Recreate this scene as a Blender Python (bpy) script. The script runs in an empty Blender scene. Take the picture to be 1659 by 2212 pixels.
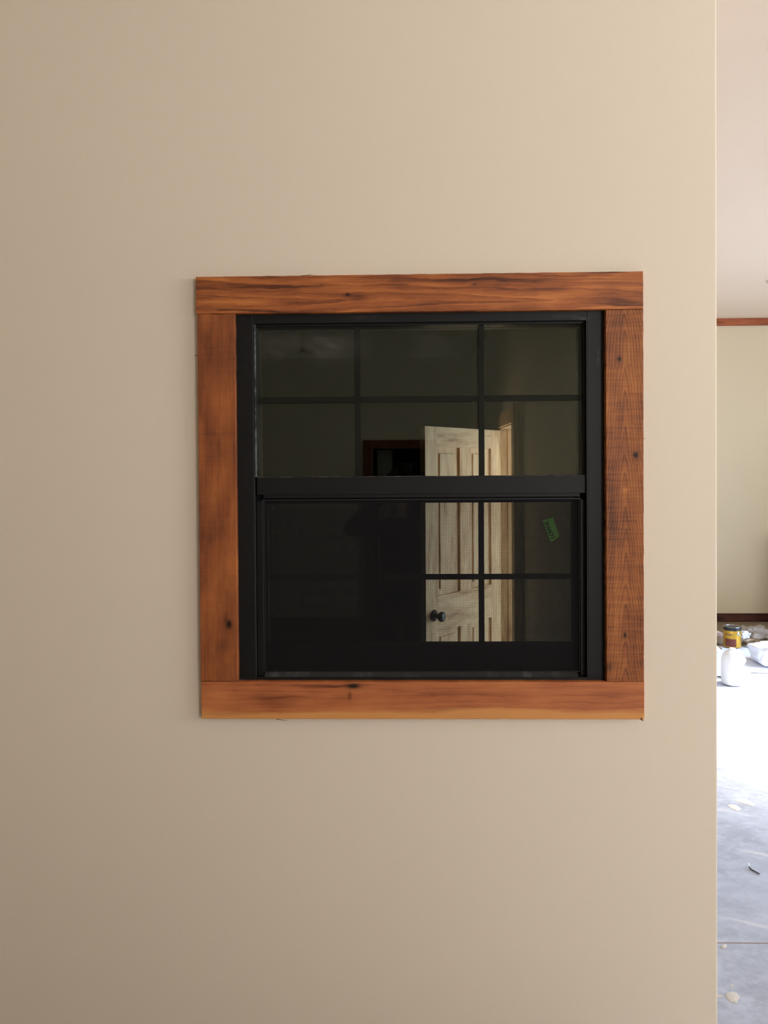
import bpy, bmesh, math, random
from mathutils import Vector, Matrix, noise as mn
random.seed(4)
sc = bpy.context.scene
col = sc.collection
R = math.radians

# ------------------------------------------------------------------ camera
FPX, PSI, TH, RO, HOR = 1597.0, R(1.3), R(0.7), 0.0065, 1010.0
CAM = Vector((0, -1.82, 1.65))
F = Vector((-math.sin(PSI) * math.cos(TH), math.cos(PSI) * math.cos(TH), -math.sin(TH)))
RR = Vector((math.cos(PSI), math.sin(PSI), 0)); UU = RR.cross(F)
R2 = RR * math.cos(RO) - UU * math.sin(RO); U2 = UU * math.cos(RO) + RR * math.sin(RO)
PY0 = HOR + FPX * math.tan(TH)
cam_d = bpy.data.cameras.new('camera'); cam = bpy.data.objects.new('camera', cam_d); col.objects.link(cam)
cam_d.sensor_fit = 'VERTICAL'; cam_d.sensor_height = 36.0; cam_d.sensor_width = 27.0
cam_d.lens = FPX / 2212 * 36.0
cam_d.shift_y = -(1106 - PY0) / 2212
cam_d.clip_start = 0.02
m = Matrix((R2, U2, -F)).transposed().to_4x4(); m.translation = CAM
cam.matrix_world = m
sc.camera = cam

def at(px, py, Y=None, Z=None, X=None):
    """photo pixel -> the point of that sight line on a real plane of the place"""
    d = F * FPX + R2 * (px - 829.5) + U2 * (PY0 - py)
    k = (Y - CAM.y) / d.y if Y is not None else (Z - CAM.z) / d.z if Z is not None else (X - CAM.x) / d.x
    return CAM + d * k

# ------------------------------------------------------------------ world, lights, exposure
w = bpy.data.worlds.new('sky'); sc.world = w; w.use_nodes = True
bg = w.node_tree.nodes['Background']; bg.inputs[0].default_value = (0.62, 0.78, 1.0, 1); bg.inputs[1].default_value = 2.0

YB_W = -6.16
def area(name, loc, rot, sx, sy, power, color, spread=180):
    l = bpy.data.lights.new(name, 'AREA'); l.shape = 'RECTANGLE'; l.size = sx; l.size_y = sy
    l.energy = power; l.color = color; l.spread = R(spread)
    o = bpy.data.objects.new(name, l); col.objects.link(o); o.location = loc; o.rotation_euler = rot
    return o
sun = bpy.data.lights.new('sun', 'SUN'); sun.energy = 15.0; sun.angle = R(15); sun.color = (1.0, 0.89, 0.74)
so = bpy.data.objects.new('sun', sun); col.objects.link(so)
so.rotation_euler = Vector((-1.0, 0.05, -0.62)).to_track_quat('-Z', 'Y').to_euler()
# daylight through the patio door and the window of the right wall (face -X)
area('patio_daylight', (4.90, 2.9, 1.25), (0, R(48), 0), 1.9, 2.6, 165, (0.60, 0.76, 1.0), 116)
area('window_daylight', (4.96, -1.9, 2.25), (0, R(108), 0), 1.0, 2.2, 54, (0.98, 0.97, 0.98), 108)
area('rear_fill', (3.6, YB_W, 2.2), (R(104), 0, 0), 1.6, 1.0, 105, (0.99, 0.97, 0.97), 120)  # added fill from behind; its wall opening is made up too
sc.view_settings.view_transform = 'Standard'; sc.view_settings.look = 'None'
sc.view_settings.exposure = 0.0; sc.view_settings.gamma = 1.0; sc.view_settings.use_curve_mapping = False
sc.cycles.max_bounces = 10; sc.cycles.diffuse_bounces = 6; sc.cycles.transparent_max_bounces = 24
sc.cycles.caustics_reflective = False; sc.cycles.caustics_refractive = False
sc.cycles.sample_clamp_indirect = 6.0

# ------------------------------------------------------------------ node helpers and materials
def s2l(c):
    return tuple(((x / 255) / 12.92 if x / 255 <= 0.04045 else ((x / 255 + 0.055) / 1.055) ** 2.4) for x in c)
class N:
    def __init__(s, name):
        s.m = bpy.data.materials.new(name); s.m.use_nodes = True; s.t = s.m.node_tree
        s.b = s.t.nodes['Principled BSDF']; s.out = s.t.nodes['Material Output']
        s.co = s.new('ShaderNodeTexCoord').outputs['Object']
    def new(s, k): return s.t.nodes.new(k)
    def lk(s, a, b): s.t.links.new(a, b)
    def put(s, inp, v):
        if hasattr(v, 'is_linked') or hasattr(v, 'links'): s.lk(v, inp)
        else: inp.default_value = v
    def ma(s, op, a, b=0.0, c=None, clamp=False):
        n = s.new('ShaderNodeMath'); n.operation = op; n.use_clamp = clamp
        s.put(n.inputs[0], a); s.put(n.inputs[1], b)
        if c is not None: s.put(n.inputs[2], c)
        return n.outputs[0]
    def xyz(s, v):
        n = s.new('ShaderNodeSeparateXYZ'); s.lk(v, n.inputs[0]); return n.outputs
    def comb(s, x, y, z):
        n = s.new('ShaderNodeCombineXYZ')
        for i, v in enumerate((x, y, z)): s.put(n.inputs[i], v)
        return n.outputs[0]
    def noise(s, vec, scale=5.0, detail=3.0, rough=0.5):
        n = s.new('ShaderNodeTexNoise'); s.lk(vec, n.inputs['Vector']); n.inputs['Scale'].default_value = scale
        n.inputs['Detail'].default_value = detail; n.inputs['Roughness'].default_value = rough
        return n.outputs[0]
    def ramp(s, f, stops):
        n = s.new('ShaderNodeValToRGB'); s.put(n.inputs[0], f); e = n.color_ramp.elements
        while len(e) < len(stops): e.new(0.5)
        for i, (p, c) in enumerate(stops):
            e[i].position = p; e[i].color = (*c, 1) if len(c) == 3 else c
        return n.outputs[0]
    def mix(s, f, a, b, mode='MIX'):
        n = s.new('ShaderNodeMix'); n.data_type = 'RGBA'; n.blend_type = mode
        s.put(n.inputs[0], f)
        for i, v in ((6, a), (7, b)):
            if isinstance(v, tuple): n.inputs[i].default_value = (*v[:3], 1)
            else: s.lk(v, n.inputs[i])
        return n.outputs[2]
    def bump(s, h, strength=0.3, dist=0.002):
        n = s.new('ShaderNodeBump'); n.inputs['Strength'].default_value = strength; n.inputs['Distance'].default_value = dist
        s.lk(h, n.inputs['Height']); s.lk(n.outputs[0], s.b.inputs['Normal'])
    def spot(s, x, y, cx, cy, sx, sy, p=1.0):
        """soft blob, 1 at its centre"""
        a = s.ma('POWER', s.ma('DIVIDE', s.ma('SUBTRACT', x, cx), sx), 2.0)
        b = s.ma('POWER', s.ma('DIVIDE', s.ma('SUBTRACT', y, cy), sy), 2.0)
        return s.ma('EXPONENT', s.ma('MULTIPLY', s.ma('ADD', a, b), -1.0))
    def fin(s, c, rough=0.6, spec=0.5, metal=0.0):
        if isinstance(c, tuple): s.b.inputs['Base Color'].default_value = (*c[:3], 1)
        else: s.lk(c, s.b.inputs['Base Color'])
        s.put(s.b.inputs['Roughness'], rough); s.b.inputs['Specular IOR Level'].default_value = spec
        s.b.inputs['Metallic'].default_value = metal
        return s.m

def paint(name, c, rough=0.75, bump=0.15, var=0.02):
    n = N(name)
    v = n.noise(n.co, 1.3, 2); f = n.noise(n.co, 260, 2)
    c2 = tuple(x * (1 - var * 3) for x in c)
    n.bump(f, bump, 0.001)
    return n.fin(n.mix(v, c2, c), rough, 0.25)
def plain(name, c, rough=0.5, spec=0.5, metal=0.0, nscale=40, var=0.12):
    n = N(name); v = n.noise(n.co, nscale, 3)
    return n.fin(n.mix(v, tuple(x * (1 - var) for x in c), tuple(min(1, x * (1 + var)) for x in c)), rough, spec, metal)

M = {}
M['wall'] = paint('warm_beige_wall_paint', (0.76, 0.682, 0.56))
M['far_wall'] = paint('bounce_tinted_wall_paint', (0.72, 0.64, 0.465))  # same beige paint, with warm bounce light put into its colour
M['ceil'] = paint('ceiling_paint', (0.86, 0.72, 0.575), 0.85)
M['dark_room'] = paint('unlit_room_dark', (0.022, 0.022, 0.018), 0.9)  # near-black colour carries the darkness of the unlit rooms

def wood(name, axis, a0=0.0, h=0.02, slope=0.25, freq=420, warp=0.012, knots=(), base=((85, 42, 22), (132, 73, 36), (168, 103, 52)),
         ring=0.5, saw=0.0, gain=1.6, sap=None, seed=0.0, blotch=0.5, darks=(), lights=(), kw=.006, fine=.45, wob=0.0):
    """stained board; axis = the axis the grain runs along; knots = (along, across, half length, half width, strength)"""
    n = N(name); x, y, z = n.xyz(n.co)
    l, a = (x, z) if axis == 'X' else (z, x)
    if axis == 'Y': l, a = y, x
    P = n.comb(n.ma('ADD', n.ma('MULTIPLY', l, 1.0), seed), n.ma('MULTIPLY', a, 5.0), y)
    wv = n.ma('MULTIPLY', n.ma('SUBTRACT', n.noise(P, 3.0, 4, 0.6), 0.5), warp * 2)
    aa = n.ma('ADD', n.ma('SUBTRACT', a, a0), wv)
    r = n.ma('SQRT', n.ma('ADD', n.ma('POWER', aa, 2.0), h * h))
    r = n.ma('ADD', r, n.ma('MULTIPLY', l, slope * 0.1))
    if wob: r = n.ma('ADD', r, n.ma('MULTIPLY', n.ma('SUBTRACT', n.noise(n.comb(n.ma('MULTIPLY', l, 9.0), n.ma('MULTIPLY', a, 3.0), seed), 1.0, 2, .5), .5), wob))
    kd = None
    for (kl, ka, sl, sa, st) in knots:
        sp = n.spot(l, a, kl, ka, sl * 3.2, sa * 2.2)
        r = n.ma('ADD', r, n.ma('MULTIPLY', sp, kw * st))
        jag = n.ma('MULTIPLY', n.ma('SUBTRACT', n.noise(n.co, 300, 3), 0.5), 0.0018)
        d = n.ma('MULTIPLY', n.spot(n.ma('ADD', l, jag), n.ma('ADD', a, jag), kl, ka, sl, sa), st)
        halo = n.ma('MULTIPLY', n.spot(l, a, kl, ka, sl * 2.6, sa * 1.9), 0.35 * st)
        d = n.ma('ADD', d, halo, clamp=True)
        kd = d if kd is None else n.ma('MAXIMUM', kd, d)
    s = n.ma('FRACT', n.ma('MULTIPLY', r, freq / 6.28))
    s = n.ma('POWER', s, 1.8)                                        # early wood pale, late wood a dark line
    fib = n.noise(n.comb(n.ma('MULTIPLY', l, 9.0), n.ma('MULTIPLY', a, 420.0), y), 1.0, 4, 0.6)
    blo = n.noise(n.comb(n.ma('ADD', n.ma('MULTIPLY', l, 5.0), seed * 3), n.ma('MULTIPLY', a, 14.0), y), 1.0, 4, 0.55)
    v = n.ma('ADD', 0.62, n.ma('MULTIPLY', s, -ring))
    v = n.ma('ADD', v, n.ma('MULTIPLY', n.ma('SUBTRACT', blo, 0.5), blotch * 2.2))
    v = n.ma('ADD', v, n.ma('MULTIPLY', n.ma('SUBTRACT', fib, 0.5), 0.5))
    fb2 = n.noise(n.comb(n.ma('ADD', n.ma('MULTIPLY', l, 7.0), seed), n.ma('MULTIPLY', n.ma('ADD', a, wv), 130.0), seed), 1.0, 5, 0.7)
    v = n.ma('ADD', v, n.ma('MULTIPLY', n.ma('SUBTRACT', fb2, 0.5), fine))
    if saw:
        sw = n.noise(n.comb(n.ma('MULTIPLY', l, 170.0), n.ma('MULTIPLY', a, 9.0), seed), 1.0, 4, 0.7)
        v = n.ma('ADD', v, n.ma('MULTIPLY', n.ma('SUBTRACT', sw, 0.5), saw))
    for (dl, da, sl, sa, st) in darks: v = n.ma('SUBTRACT', v, n.ma('MULTIPLY', n.spot(l, n.ma('ADD', a, wv), dl, da, sl, sa), st))
    for (dl, da, sl, sa, st) in lights: v = n.ma('ADD', v, n.ma('MULTIPLY', n.spot(l, n.ma('ADD', a, wv), dl, da, sl, sa), st))
    cs = [tuple(min(1, q * gain) for q in s2l(c)) for c in base]
    c = n.ramp(v, [(0.0, tuple(q * .55 for q in cs[0])), (0.22, cs[0]), (0.55, cs[1]), (0.95, cs[2])])
    if sap:                                                           # (edge position, softness, colour): paler sapwood below it
        e, sf, scol = sap
        f = n.ma('DIVIDE', n.ma('SUBTRACT', e, n.ma('ADD', a, n.ma('MULTIPLY', wv, 1.2))), sf, clamp=True)
        f = n.ma('MULTIPLY', f, 0.8)
        c = n.mix(f, c, tuple(q * gain for q in s2l(scol)))
    if kd is not None: c = n.mix(kd, c, tuple(q * gain for q in s2l((24, 12, 6))))
    n.bump(n.ma('ADD', n.ma('MULTIPLY', s, 0.6), fib), 0.35, 0.0008)
    return n.fin(c, 0.55, 0.3)

M['black'] = plain('black_vinyl', (0.0062, 0.0066, 0.0066), 0.5, 0.25, 0, 8, 0.2)
M['black_deep'] = plain('black_vinyl_track', (0.0032, 0.0032, 0.0036), 0.6, 0.15, 0, 12, 0.2)
M['muntin'] = plain('black_grille_bar', (0.0035, 0.0045, 0.0035), 0.7, 0.15, 0, 12, 0.1)
def smudged():
    n = N('black_vinyl_with_chalk_smudges'); x, y, z = n.xyz(n.co)
    nz = n.noise(n.comb(n.ma('MULTIPLY', x, 18.0), 0.0, n.ma('MULTIPLY', z, 40.0)), 1.0, 5, 0.65)
    mk = None
    for (px, py, sx, sz, st) in ((1262, 689, .010, .006, 1.6), (1240, 684, .05, .007, .7), (790, 686, .035, .006, .5), (1292, 770, .003, .02, 1.1),
                                 (527, 688, .003, .006, .5), (524, 1468, .02, .003, .8), (509, 672, .004, .004, .5)):
        p = at(px, py, Y=0)
        d = n.ma('MULTIPLY', n.spot(x, z, p.x, p.z, sx, sz), st)
        mk = d if mk is None else n.ma('ADD', mk, d)
    f = n.ma('MULTIPLY', mk, n.ma('MULTIPLY', n.ma('SUBTRACT', nz, 0.38), 1.6), clamp=True)
    return n.fin(n.mix(n.ma('MULTIPLY', f, 0.30), (0.0062, 0.0066, 0.0066), (0.42, 0.42, 0.42)), n.ma('ADD', 0.5, n.ma('MULTIPLY', f, 0.3)), 0.25)
M['smudged'] = smudged()
def chalk(name, col_, dens):
    n = N(name); x, y, z = n.xyz(n.co)
    f = n.noise(n.comb(n.ma('MULTIPLY', x, 20.0), 0.0, n.ma('MULTIPLY', z, 20.0)), 1.2, 5, 0.7)
    f = n.ramp(f, [(dens, (0, 0, 0)), (dens + .2, (1, 1, 1))])
    return n.fin(n.mix(f, (0.025, 0.027, 0.026), col_), 0.7, 0.2)
M['chalk_bead'] = chalk('chalky_bead', (0.16, 0.19, 0.185), 0.42)
M['chalk_rail'] = chalk('chalky_rail_edge', (0.15, 0.145, 0.13), 0.45)
M['ledge'] = chalk('lit_black_sill', (0.07, 0.075, 0.075), 0.5)  # paler than the frame: light on the sloping top put into colour

def glass(name, f0, tint, dusty=None):
    n = N(name); n.t.nodes.remove(n.b)
    lw = n.new('ShaderNodeLayerWeight'); lw.inputs[0].default_value = 0.5
    fr = n.ma('ADD', f0, n.ma('MULTIPLY', n.ma('POWER', lw.outputs['Facing'], 5.0), 0.9), clamp=True)
    tr = n.new('ShaderNodeBsdfTransparent'); tr.inputs[0].default_value = (*tint, 1)
    gl = n.new('ShaderNodeBsdfGlossy'); gl.inputs['Roughness'].default_value = 0.0
    gl.inputs['Color'].default_value = (0.80, 0.93, 0.96, 1)
    mx = n.new('ShaderNodeMixShader'); n.lk(fr, mx.inputs[0]); n.lk(tr.outputs[0], mx.inputs[1]); n.lk(gl.outputs[0], mx.inputs[2])
    last = mx.outputs[0]
    if dusty:                                                         # faint smears and specks stuck to this pane
        x, y, z = n.xyz(n.co)
        nz = n.noise(n.comb(n.ma('MULTIPLY', x, 14.0), 0.0, n.ma('MULTIPLY', z, 30.0)), 1.0, 5, 0.65)
        mk = None
        for (cx, cz, sx, sz, st) in dusty:
            d = n.ma('MULTIPLY', n.spot(x, z, cx, cz, sx, sz), st)
            mk = d if mk is None else n.ma('ADD', mk, d)
        f = n.ma('MULTIPLY', mk, n.ma('MULTIPLY', n.ma('SUBTRACT', nz, 0.35), 2.0), clamp=True)
        vo = n.new('ShaderNodeTexVoronoi'); vo.inputs['Scale'].default_value = 42; n.lk(n.co, vo.inputs['Vector'])
        sp = n.ma('LESS_THAN', vo.outputs['Distance'], 0.05)
        sp = n.ma('MULTIPLY', sp, n.ma('GREATER_THAN', n.noise(n.co, 18, 2), 0.53))
        f = n.ma('MAXIMUM', n.ma('MULTIPLY', f, 0.10), n.ma('MULTIPLY', sp, 0.12))
        df = n.new('ShaderNodeBsdfDiffuse'); df.inputs[0].default_value = (0.6, 0.6, 0.57, 1)
        m2 = n.new('ShaderNodeMixShader'); n.lk(f, m2.inputs[0]); n.lk(last, m2.inputs[1]); n.lk(df.outputs[0], m2.inputs[2]); last = m2.outputs[0]
    n.lk(last, n.out.inputs[0])
    return n.m
dust = [(at(700, 745, Y=0).x, at(700, 745, Y=0).z, .07, .03, 1.0), (at(590, 745, Y=0).x, at(590, 745, Y=0).z, .05, .03, .5), (at(930, 745, Y=0).x, at(930, 745, Y=0).z, .04, .03, .4)]
M['glass_outer'] = glass('dusty_window_glass', 0.014, (0.95, 0.96, 0.93), dust)
M['glass'] = glass('coated_inner_glass', 0.042, (0.94, 0.96, 0.92))
M['glass_front'] = glass('window_glass', 0.014, (0.95, 0.96, 0.93))
def screen():
    n = N('insect_mesh'); n.t.nodes.remove(n.b); x, y, z = n.xyz(n.co)
    # woven wires 1.4 mm apart, each 0.3 mm thick
    gx = n.ma('LESS_THAN', n.ma('FRACT', n.ma('MULTIPLY', x, 700.0)), 0.29)
    gz = n.ma('LESS_THAN', n.ma('FRACT', n.ma('MULTIPLY', z, 700.0)), 0.29)
    g = n.ma('MAXIMUM', gx, gz)
    tr = n.new('ShaderNodeBsdfTransparent'); df = n.new('ShaderNodeBsdfDiffuse'); df.inputs[0].default_value = (0.02, 0.02, 0.021, 1)
    mx = n.new('ShaderNodeMixShader'); n.lk(g, mx.inputs[0]); n.lk(tr.outputs[0], mx.inputs[1]); n.lk(df.outputs[0], mx.inputs[2])
    n.lk(mx.outputs[0], n.out.inputs[0]); return n.m
M['screen'] = screen()

def concrete():
    n = N('smooth_concrete'); x, y, z = n.xyz(n.co)
    a = n.noise(n.co, 1.6, 6, 0.62); b = n.noise(n.co, 7.0, 5, 0.6); cfine = n.noise(n.co, 120, 3)
    c = n.ramp(n.ma('ADD', n.ma('MULTIPLY', a, 0.6), n.ma('MULTIPLY', b, 0.4)), [(0.30, (0.27, 0.29, 0.345)), (0.5, (0.36, 0.39, 0.465)), (0.72, (0.47, 0.505, 0.59))])
    mo = n.noise(n.co, 26, 6, 0.7); mo2 = n.noise(n.comb(x, n.ma('MULTIPLY', y, 2.0), z), 5.5, 5, 0.6)
    c = n.mix(n.ramp(n.ma('ADD', n.ma('MULTIPLY', mo, .5), n.ma('MULTIPLY', mo2, .5)), [(.44, (0, 0, 0)), (.62, (1, 1, 1))]), c, (.46, .50, .59))
    c = n.mix(n.ramp(n.noise(n.co, 75, 4, .7), [(.66, (0, 0, 0)), (.74, (.6, .6, .6))]), c, (.18, .17, .18))
    # drywall dust streaks
    st = n.noise(n.comb(n.ma('ADD', n.ma('MULTIPLY', x, 3.0), n.ma('MULTIPLY', y, 1.5)), n.ma('MULTIPLY', n.ma('ADD', y, n.ma('MULTIPLY', x, 0.45)), 13.0), 0.0), 1.0, 3, 0.5)
    f = n.ramp(st, [(0.60, (0, 0, 0)), (0.72, (1, 1, 1))])
    c = n.mix(n.ma('MULTIPLY', f, 0.5), c, (0.78, 0.76, 0.73))
    n.bump(cfine, 0.1, 0.001)
    return n.fin(c, n.ma('ADD', 0.28, n.ma('MULTIPLY', b, 0.3)), 0.4)
M['concrete'] = concrete()
M['joint'] = plain('dirt_filled_joint', (0.27, 0.215, 0.19), 0.9, 0.2)

# ------------------------------------------------------------------ mesh helpers
def obj(name, bm, mat, parent=None, smooth=False):
    me = bpy.data.meshes.new(name); bm.normal_update(); bm.to_mesh(me); bm.free()
    o = bpy.data.objects.new(name, me); col.objects.link(o)
    for mt in (mat if isinstance(mat, (list, tuple)) else [mat]): me.materials.append(mt)
    if smooth:
        for p in me.polygons: p.use_smooth = True
    if parent: o.parent = parent
    return o
def empty(name, loc=(0, 0, 0)):
    o = bpy.data.objects.new(name, None); col.objects.link(o); o.location = loc; o.empty_display_size = 0.1; return o
def tag(o, label, cat=None, group=None, kind=None):
    o['label'] = label
    if cat: o['category'] = cat
    if group: o['group'] = group
    if kind: o['kind'] = kind
    return o
def box(bm, x0, x1, y0, y1, z0, z1, bev=0.0, mi=0):
    t = bmesh.new(); bmesh.ops.create_cube(t, size=1)
    for v in t.verts: v.co = Vector(((x0 + x1) / 2 + v.co.x * (x1 - x0), (y0 + y1) / 2 + v.co.y * (y1 - y0), (z0 + z1) / 2 + v.co.z * (z1 - z0)))
    if bev: bmesh.ops.bevel(t, geom=t.edges[:], offset=bev, segments=2, affect='EDGES', profile=0.7)
    for f in t.faces: f.material_index = mi
    me = bpy.data.meshes.new('t'); t.to_mesh(me); t.free(); bm.from_mesh(me); bpy.data.meshes.remove(me)
    return bm
def B(*a, **k): return box(bmesh.new(), *a, **k)
def lathe(bm, prof, seg=40, cx=0, cy=0, mi=0):
    rings = []
    for r, z in prof:
        rings.append([bm.verts.new((cx + r * math.cos(2 * math.pi * i / seg), cy + r * math.sin(2 * math.pi * i / seg), z)) for i in range(seg)] if r > 1e-6 else [bm.verts.new((cx, cy, z))])
    for a, b in zip(rings, rings[1:]):
        for i in range(seg):
            q = [a[i % len(a)], a[(i + 1) % len(a)], b[(i + 1) % len(b)], b[i % len(b)]]
            q = list(dict.fromkeys(q))
            if len(q) > 2:
                f = bm.faces.new(q); f.material_index = mi; f.smooth = True
    bmesh.ops.recalc_face_normals(bm, faces=bm.faces[:])
    return bm
def tube(bm, pts, r, seg=8):
    pts = [Vector(p) for p in pts]; rs = r if isinstance(r, (list, tuple)) else [r] * len(pts); prev = None
    for i, p in enumerate(pts):
        d = (pts[min(i + 1, len(pts) - 1)] - pts[max(i - 1, 0)]).normalized()
        s = d.cross(Vector((0.13, 0.21, 1))).normalized(); t = d.cross(s)
        ring = [bm.verts.new(p + (s * math.cos(2 * math.pi * k / seg) + t * math.sin(2 * math.pi * k / seg)) * rs[i]) for k in range(seg)]
        if prev:
            for k in range(seg): bm.faces.new((prev[k], prev[(k + 1) % seg], ring[(k + 1) % seg], ring[k]))
        else: bm.faces.new(ring[::-1])
        prev = ring
    bm.faces.new(prev); bmesh.ops.recalc_face_normals(bm, faces=bm.faces[:]); return bm
def ringframe(x0, x1, z0, z1, wl, wr, wt, wb, y0, y1, bev=0.0008):
    """four members of a rectangular frame"""
    bm = bmesh.new()
    box(bm, x0, x0 + wl, y0, y1, z0, z1, bev); box(bm, x1 - wr, x1, y0, y1, z0, z1, bev)
    box(bm, x0 + wl - .0006, x1 - wr + .0006, y0, y1, z1 - wt, z1, bev); box(bm, x0 + wl - .0006, x1 - wr + .0006, y0, y1, z0, z0 + wb, bev)
    return bm

# ------------------------------------------------------------------ the setting
XR, YF, YB, XL = 5.0, 6.05, -6.2, -2.8                      # right wall, far wall, back wall, left wall
ZC = at(1600, 688, Y=YF).z                                   # ceiling height
XE = 0.7715                                                  # outside corner of the partition
XI = 0.625                                                   # inner face of the dividing wall
wx0, wx1, wz0, wz1 = -0.403, 0.5045, 1.1215, 2.0315          # window opening
T = 0.115

# wall with the window: a slab with a hole and a rounded corner bead at its free end
def window_wall():
    bm = bmesh.new(); r = 0.005
    # outline in plan, counter-clockwise, rounded at the corner
    prof = [(XE - r + r * math.sin(a), r - r * math.cos(a)) for a in [math.pi / 2 * k / 6 for k in range(7)]]
    xs = [XL, wx0, wx1] ; zs = [0, wz0, wz1, ZC]
    def quad(p): bm.faces.new([bm.verts.new(q) for q in p])
    fx = [XL, wx0, wx1, XE - r]
    for i in range(3):
        for k in range(3):
            if i == 1 and k == 1: continue
            quad([(fx[i], 0, zs[k]), (fx[i + 1], 0, zs[k]), (fx[i + 1], 0, zs[k + 1]), (fx[i], 0, zs[k + 1])])
            quad([(fx[i], T, zs[k + 1]), (fx[i + 1], T, zs[k + 1]), (fx[i + 1], T, zs[k]), (fx[i], T, zs[k])])
    for a, b in zip(prof, prof[1:]): quad([(a[0], a[1], 0), (b[0], b[1], 0), (b[0], b[1], ZC), (a[0], a[1], ZC)])
    quad([(XE, r, 0), (XE, T, 0), (XE, T, ZC), (XE, r, ZC)]); quad([(XE, T, 0), (XE - r, T, 0), (XE - r, T, ZC), (XE, T, ZC)])
    quad([(wx0, 0, wz0), (wx0, T, wz0), (wx0, T, wz1), (wx0, 0, wz1)]); quad([(wx1, 0, wz1), (wx1, T, wz1), (wx1, T, wz0), (wx1, 0, wz0)])
    quad([(wx0, 0, wz1), (wx0, T, wz1), (wx1, T, wz1), (wx1, 0, wz1)]); quad([(wx0, 0, wz0), (wx1, 0, wz0), (wx1, T, wz0), (wx0, T, wz0)])
    bmesh.ops.remove_doubles(bm, verts=bm.verts[:], dist=1e-5); bmesh.ops.recalc_face_normals(bm, faces=bm.faces[:])
    return bm
o = obj('wall_front', window_wall(), M['wall']); tag(o, 'warm beige painted wall around the black window, ending in a rounded corner', kind='structure')

HJ, LJ = 2.83, 2.07                                          # hinge jamb and latch jamb of the doorway in the dividing wall
ZD = 1.886                                                   # top of that doorway
LOW = -0.13                                                  # floor of the room behind the window
bm = bmesh.new()
for y0, y1, z0, z1 in ((T, LJ - .020, LOW, ZC), (HJ + .020, YF, LOW, ZC), (LJ - .020, HJ + .020, ZD + .02, ZC)): box(bm, XI, XE - .002, y0, y1, z0, z1)
o = obj('wall_divider', bm, M['wall']); tag(o, 'beige dividing wall behind the window, with a doorway', kind='structure')
def wallobj(name, args, mat, label):
    bm = bmesh.new()
    for a in args: box(bm, *a)
    return tag(obj(name, bm, mat), label, kind='structure')
wallobj('wall_far', [(XI - .2, XR + .2, YF, YF + .12, 0, ZC)], M['far_wall'], 'pale beige wall at the far end of the big room')
wallobj('wall_left', [(XL - .12, XL, YB, 0, 0, ZC)], M['wall'], 'beige wall left of the camera')
wallobj('wall_right', [(XR, XR + .15, YB, -3.0, 0, ZC), (XR, XR + .15, -3.0, -.8, 0, 1.75), (XR, XR + .15, -3.0, -.8, 2.75, ZC), (XR, XR + .15, -.8, 1.55, 0, ZC),
                       (XR, XR + .15, 1.55, 4.25, 2.2, ZC), (XR, XR + .15, 4.25, YF + .12, 0, ZC)], M['wall'], 'beige outer wall with patio opening and window')
# wall behind the camera, with a wood cased doorway into a dark room
wallobj('wall_back', [(XL - .12, -.31, YB - .12, YB, 0, ZC), (.63, 2.75, YB - .12, YB, 0, ZC), (4.45, XR, YB - .12, YB, 0, ZC), (2.75, 4.45, YB - .12, YB, 0, 1.65), (2.75, 4.45, YB - .12, YB, 2.75, ZC), (-.31, .63, YB - .12, YB, 1.86, ZC)], M['wall'], 'beige wall behind the camera with a doorway')  # high opening on the right is added for the rear fill
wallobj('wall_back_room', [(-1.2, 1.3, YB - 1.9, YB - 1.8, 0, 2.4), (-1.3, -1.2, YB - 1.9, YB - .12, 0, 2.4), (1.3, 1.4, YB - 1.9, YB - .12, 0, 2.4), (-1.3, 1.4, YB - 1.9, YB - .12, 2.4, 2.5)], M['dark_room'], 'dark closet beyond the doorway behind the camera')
wallobj('wall_back_room_return', [(-.28, -.10, YB - .9, YB - .8, 0, 1.86)], M['wall'], 'narrow pale wall end glimpsed through the doorway behind the camera')
wallobj('ceiling', [(XL - .12, XR + .15, YB - .12, YF + .12, ZC, ZC + .1)], M['ceil'], 'plain beige ceiling')
# dark room behind the window, its darkness put into the colour
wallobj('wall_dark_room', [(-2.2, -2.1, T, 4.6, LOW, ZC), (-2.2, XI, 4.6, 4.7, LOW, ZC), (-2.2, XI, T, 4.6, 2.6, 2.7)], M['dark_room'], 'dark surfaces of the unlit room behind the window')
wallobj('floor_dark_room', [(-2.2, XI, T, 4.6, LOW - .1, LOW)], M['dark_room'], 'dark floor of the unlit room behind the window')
# the slab, cast in bays with a joint between them
fl = empty('floor'); tag(fl, 'grey concrete floor dusted with white drywall powder', kind='structure')
j1, j2 = at(1550, 2036, Z=0), at(1659, 2038, Z=0)
jy = (j1.y + j2.y) / 2
def slab(x0, x1, y0, y1):
    return B(x0, x1, y0, y1, -.1, 0, bev=.003)
obj('slab', slab(XE - .3, XR + .1, YB - 2, jy - .003), M['concrete'], fl)
obj('slab', slab(XL - .1, XE - .304, YB - 2, .1), plain('bounce_cut_slab', (.10, .085, .07), .7), fl)  # unseen dark bay, added to cut the floor bounce
obj('slab', B(XE - .004, XR + .1, jy + .003, 4.93, -.1, 0, bev=.003), M['concrete'], fl)
obj('slab', B(XE - .004, XR + .1, 4.937, YF + .1, -.1, 0, bev=.003), plain('tan_shaded_slab', (.25, .205, .14), .8, .3, nscale=9), fl)['label'] = 'khaki slab along the far wall, its shade put into the colour'  # shade over the far floor put into a darker slab colour
obj('joint', B(XE - .004, XR + .1, jy - .006, jy + .006, -.1, -.0008), M['joint'], fl)
obj('subgrade', B(XR + .1, XR + 6, -4, 8, -.2, -.1), plain('pale_ground', (.35, .33, .28), .9), fl)

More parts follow.
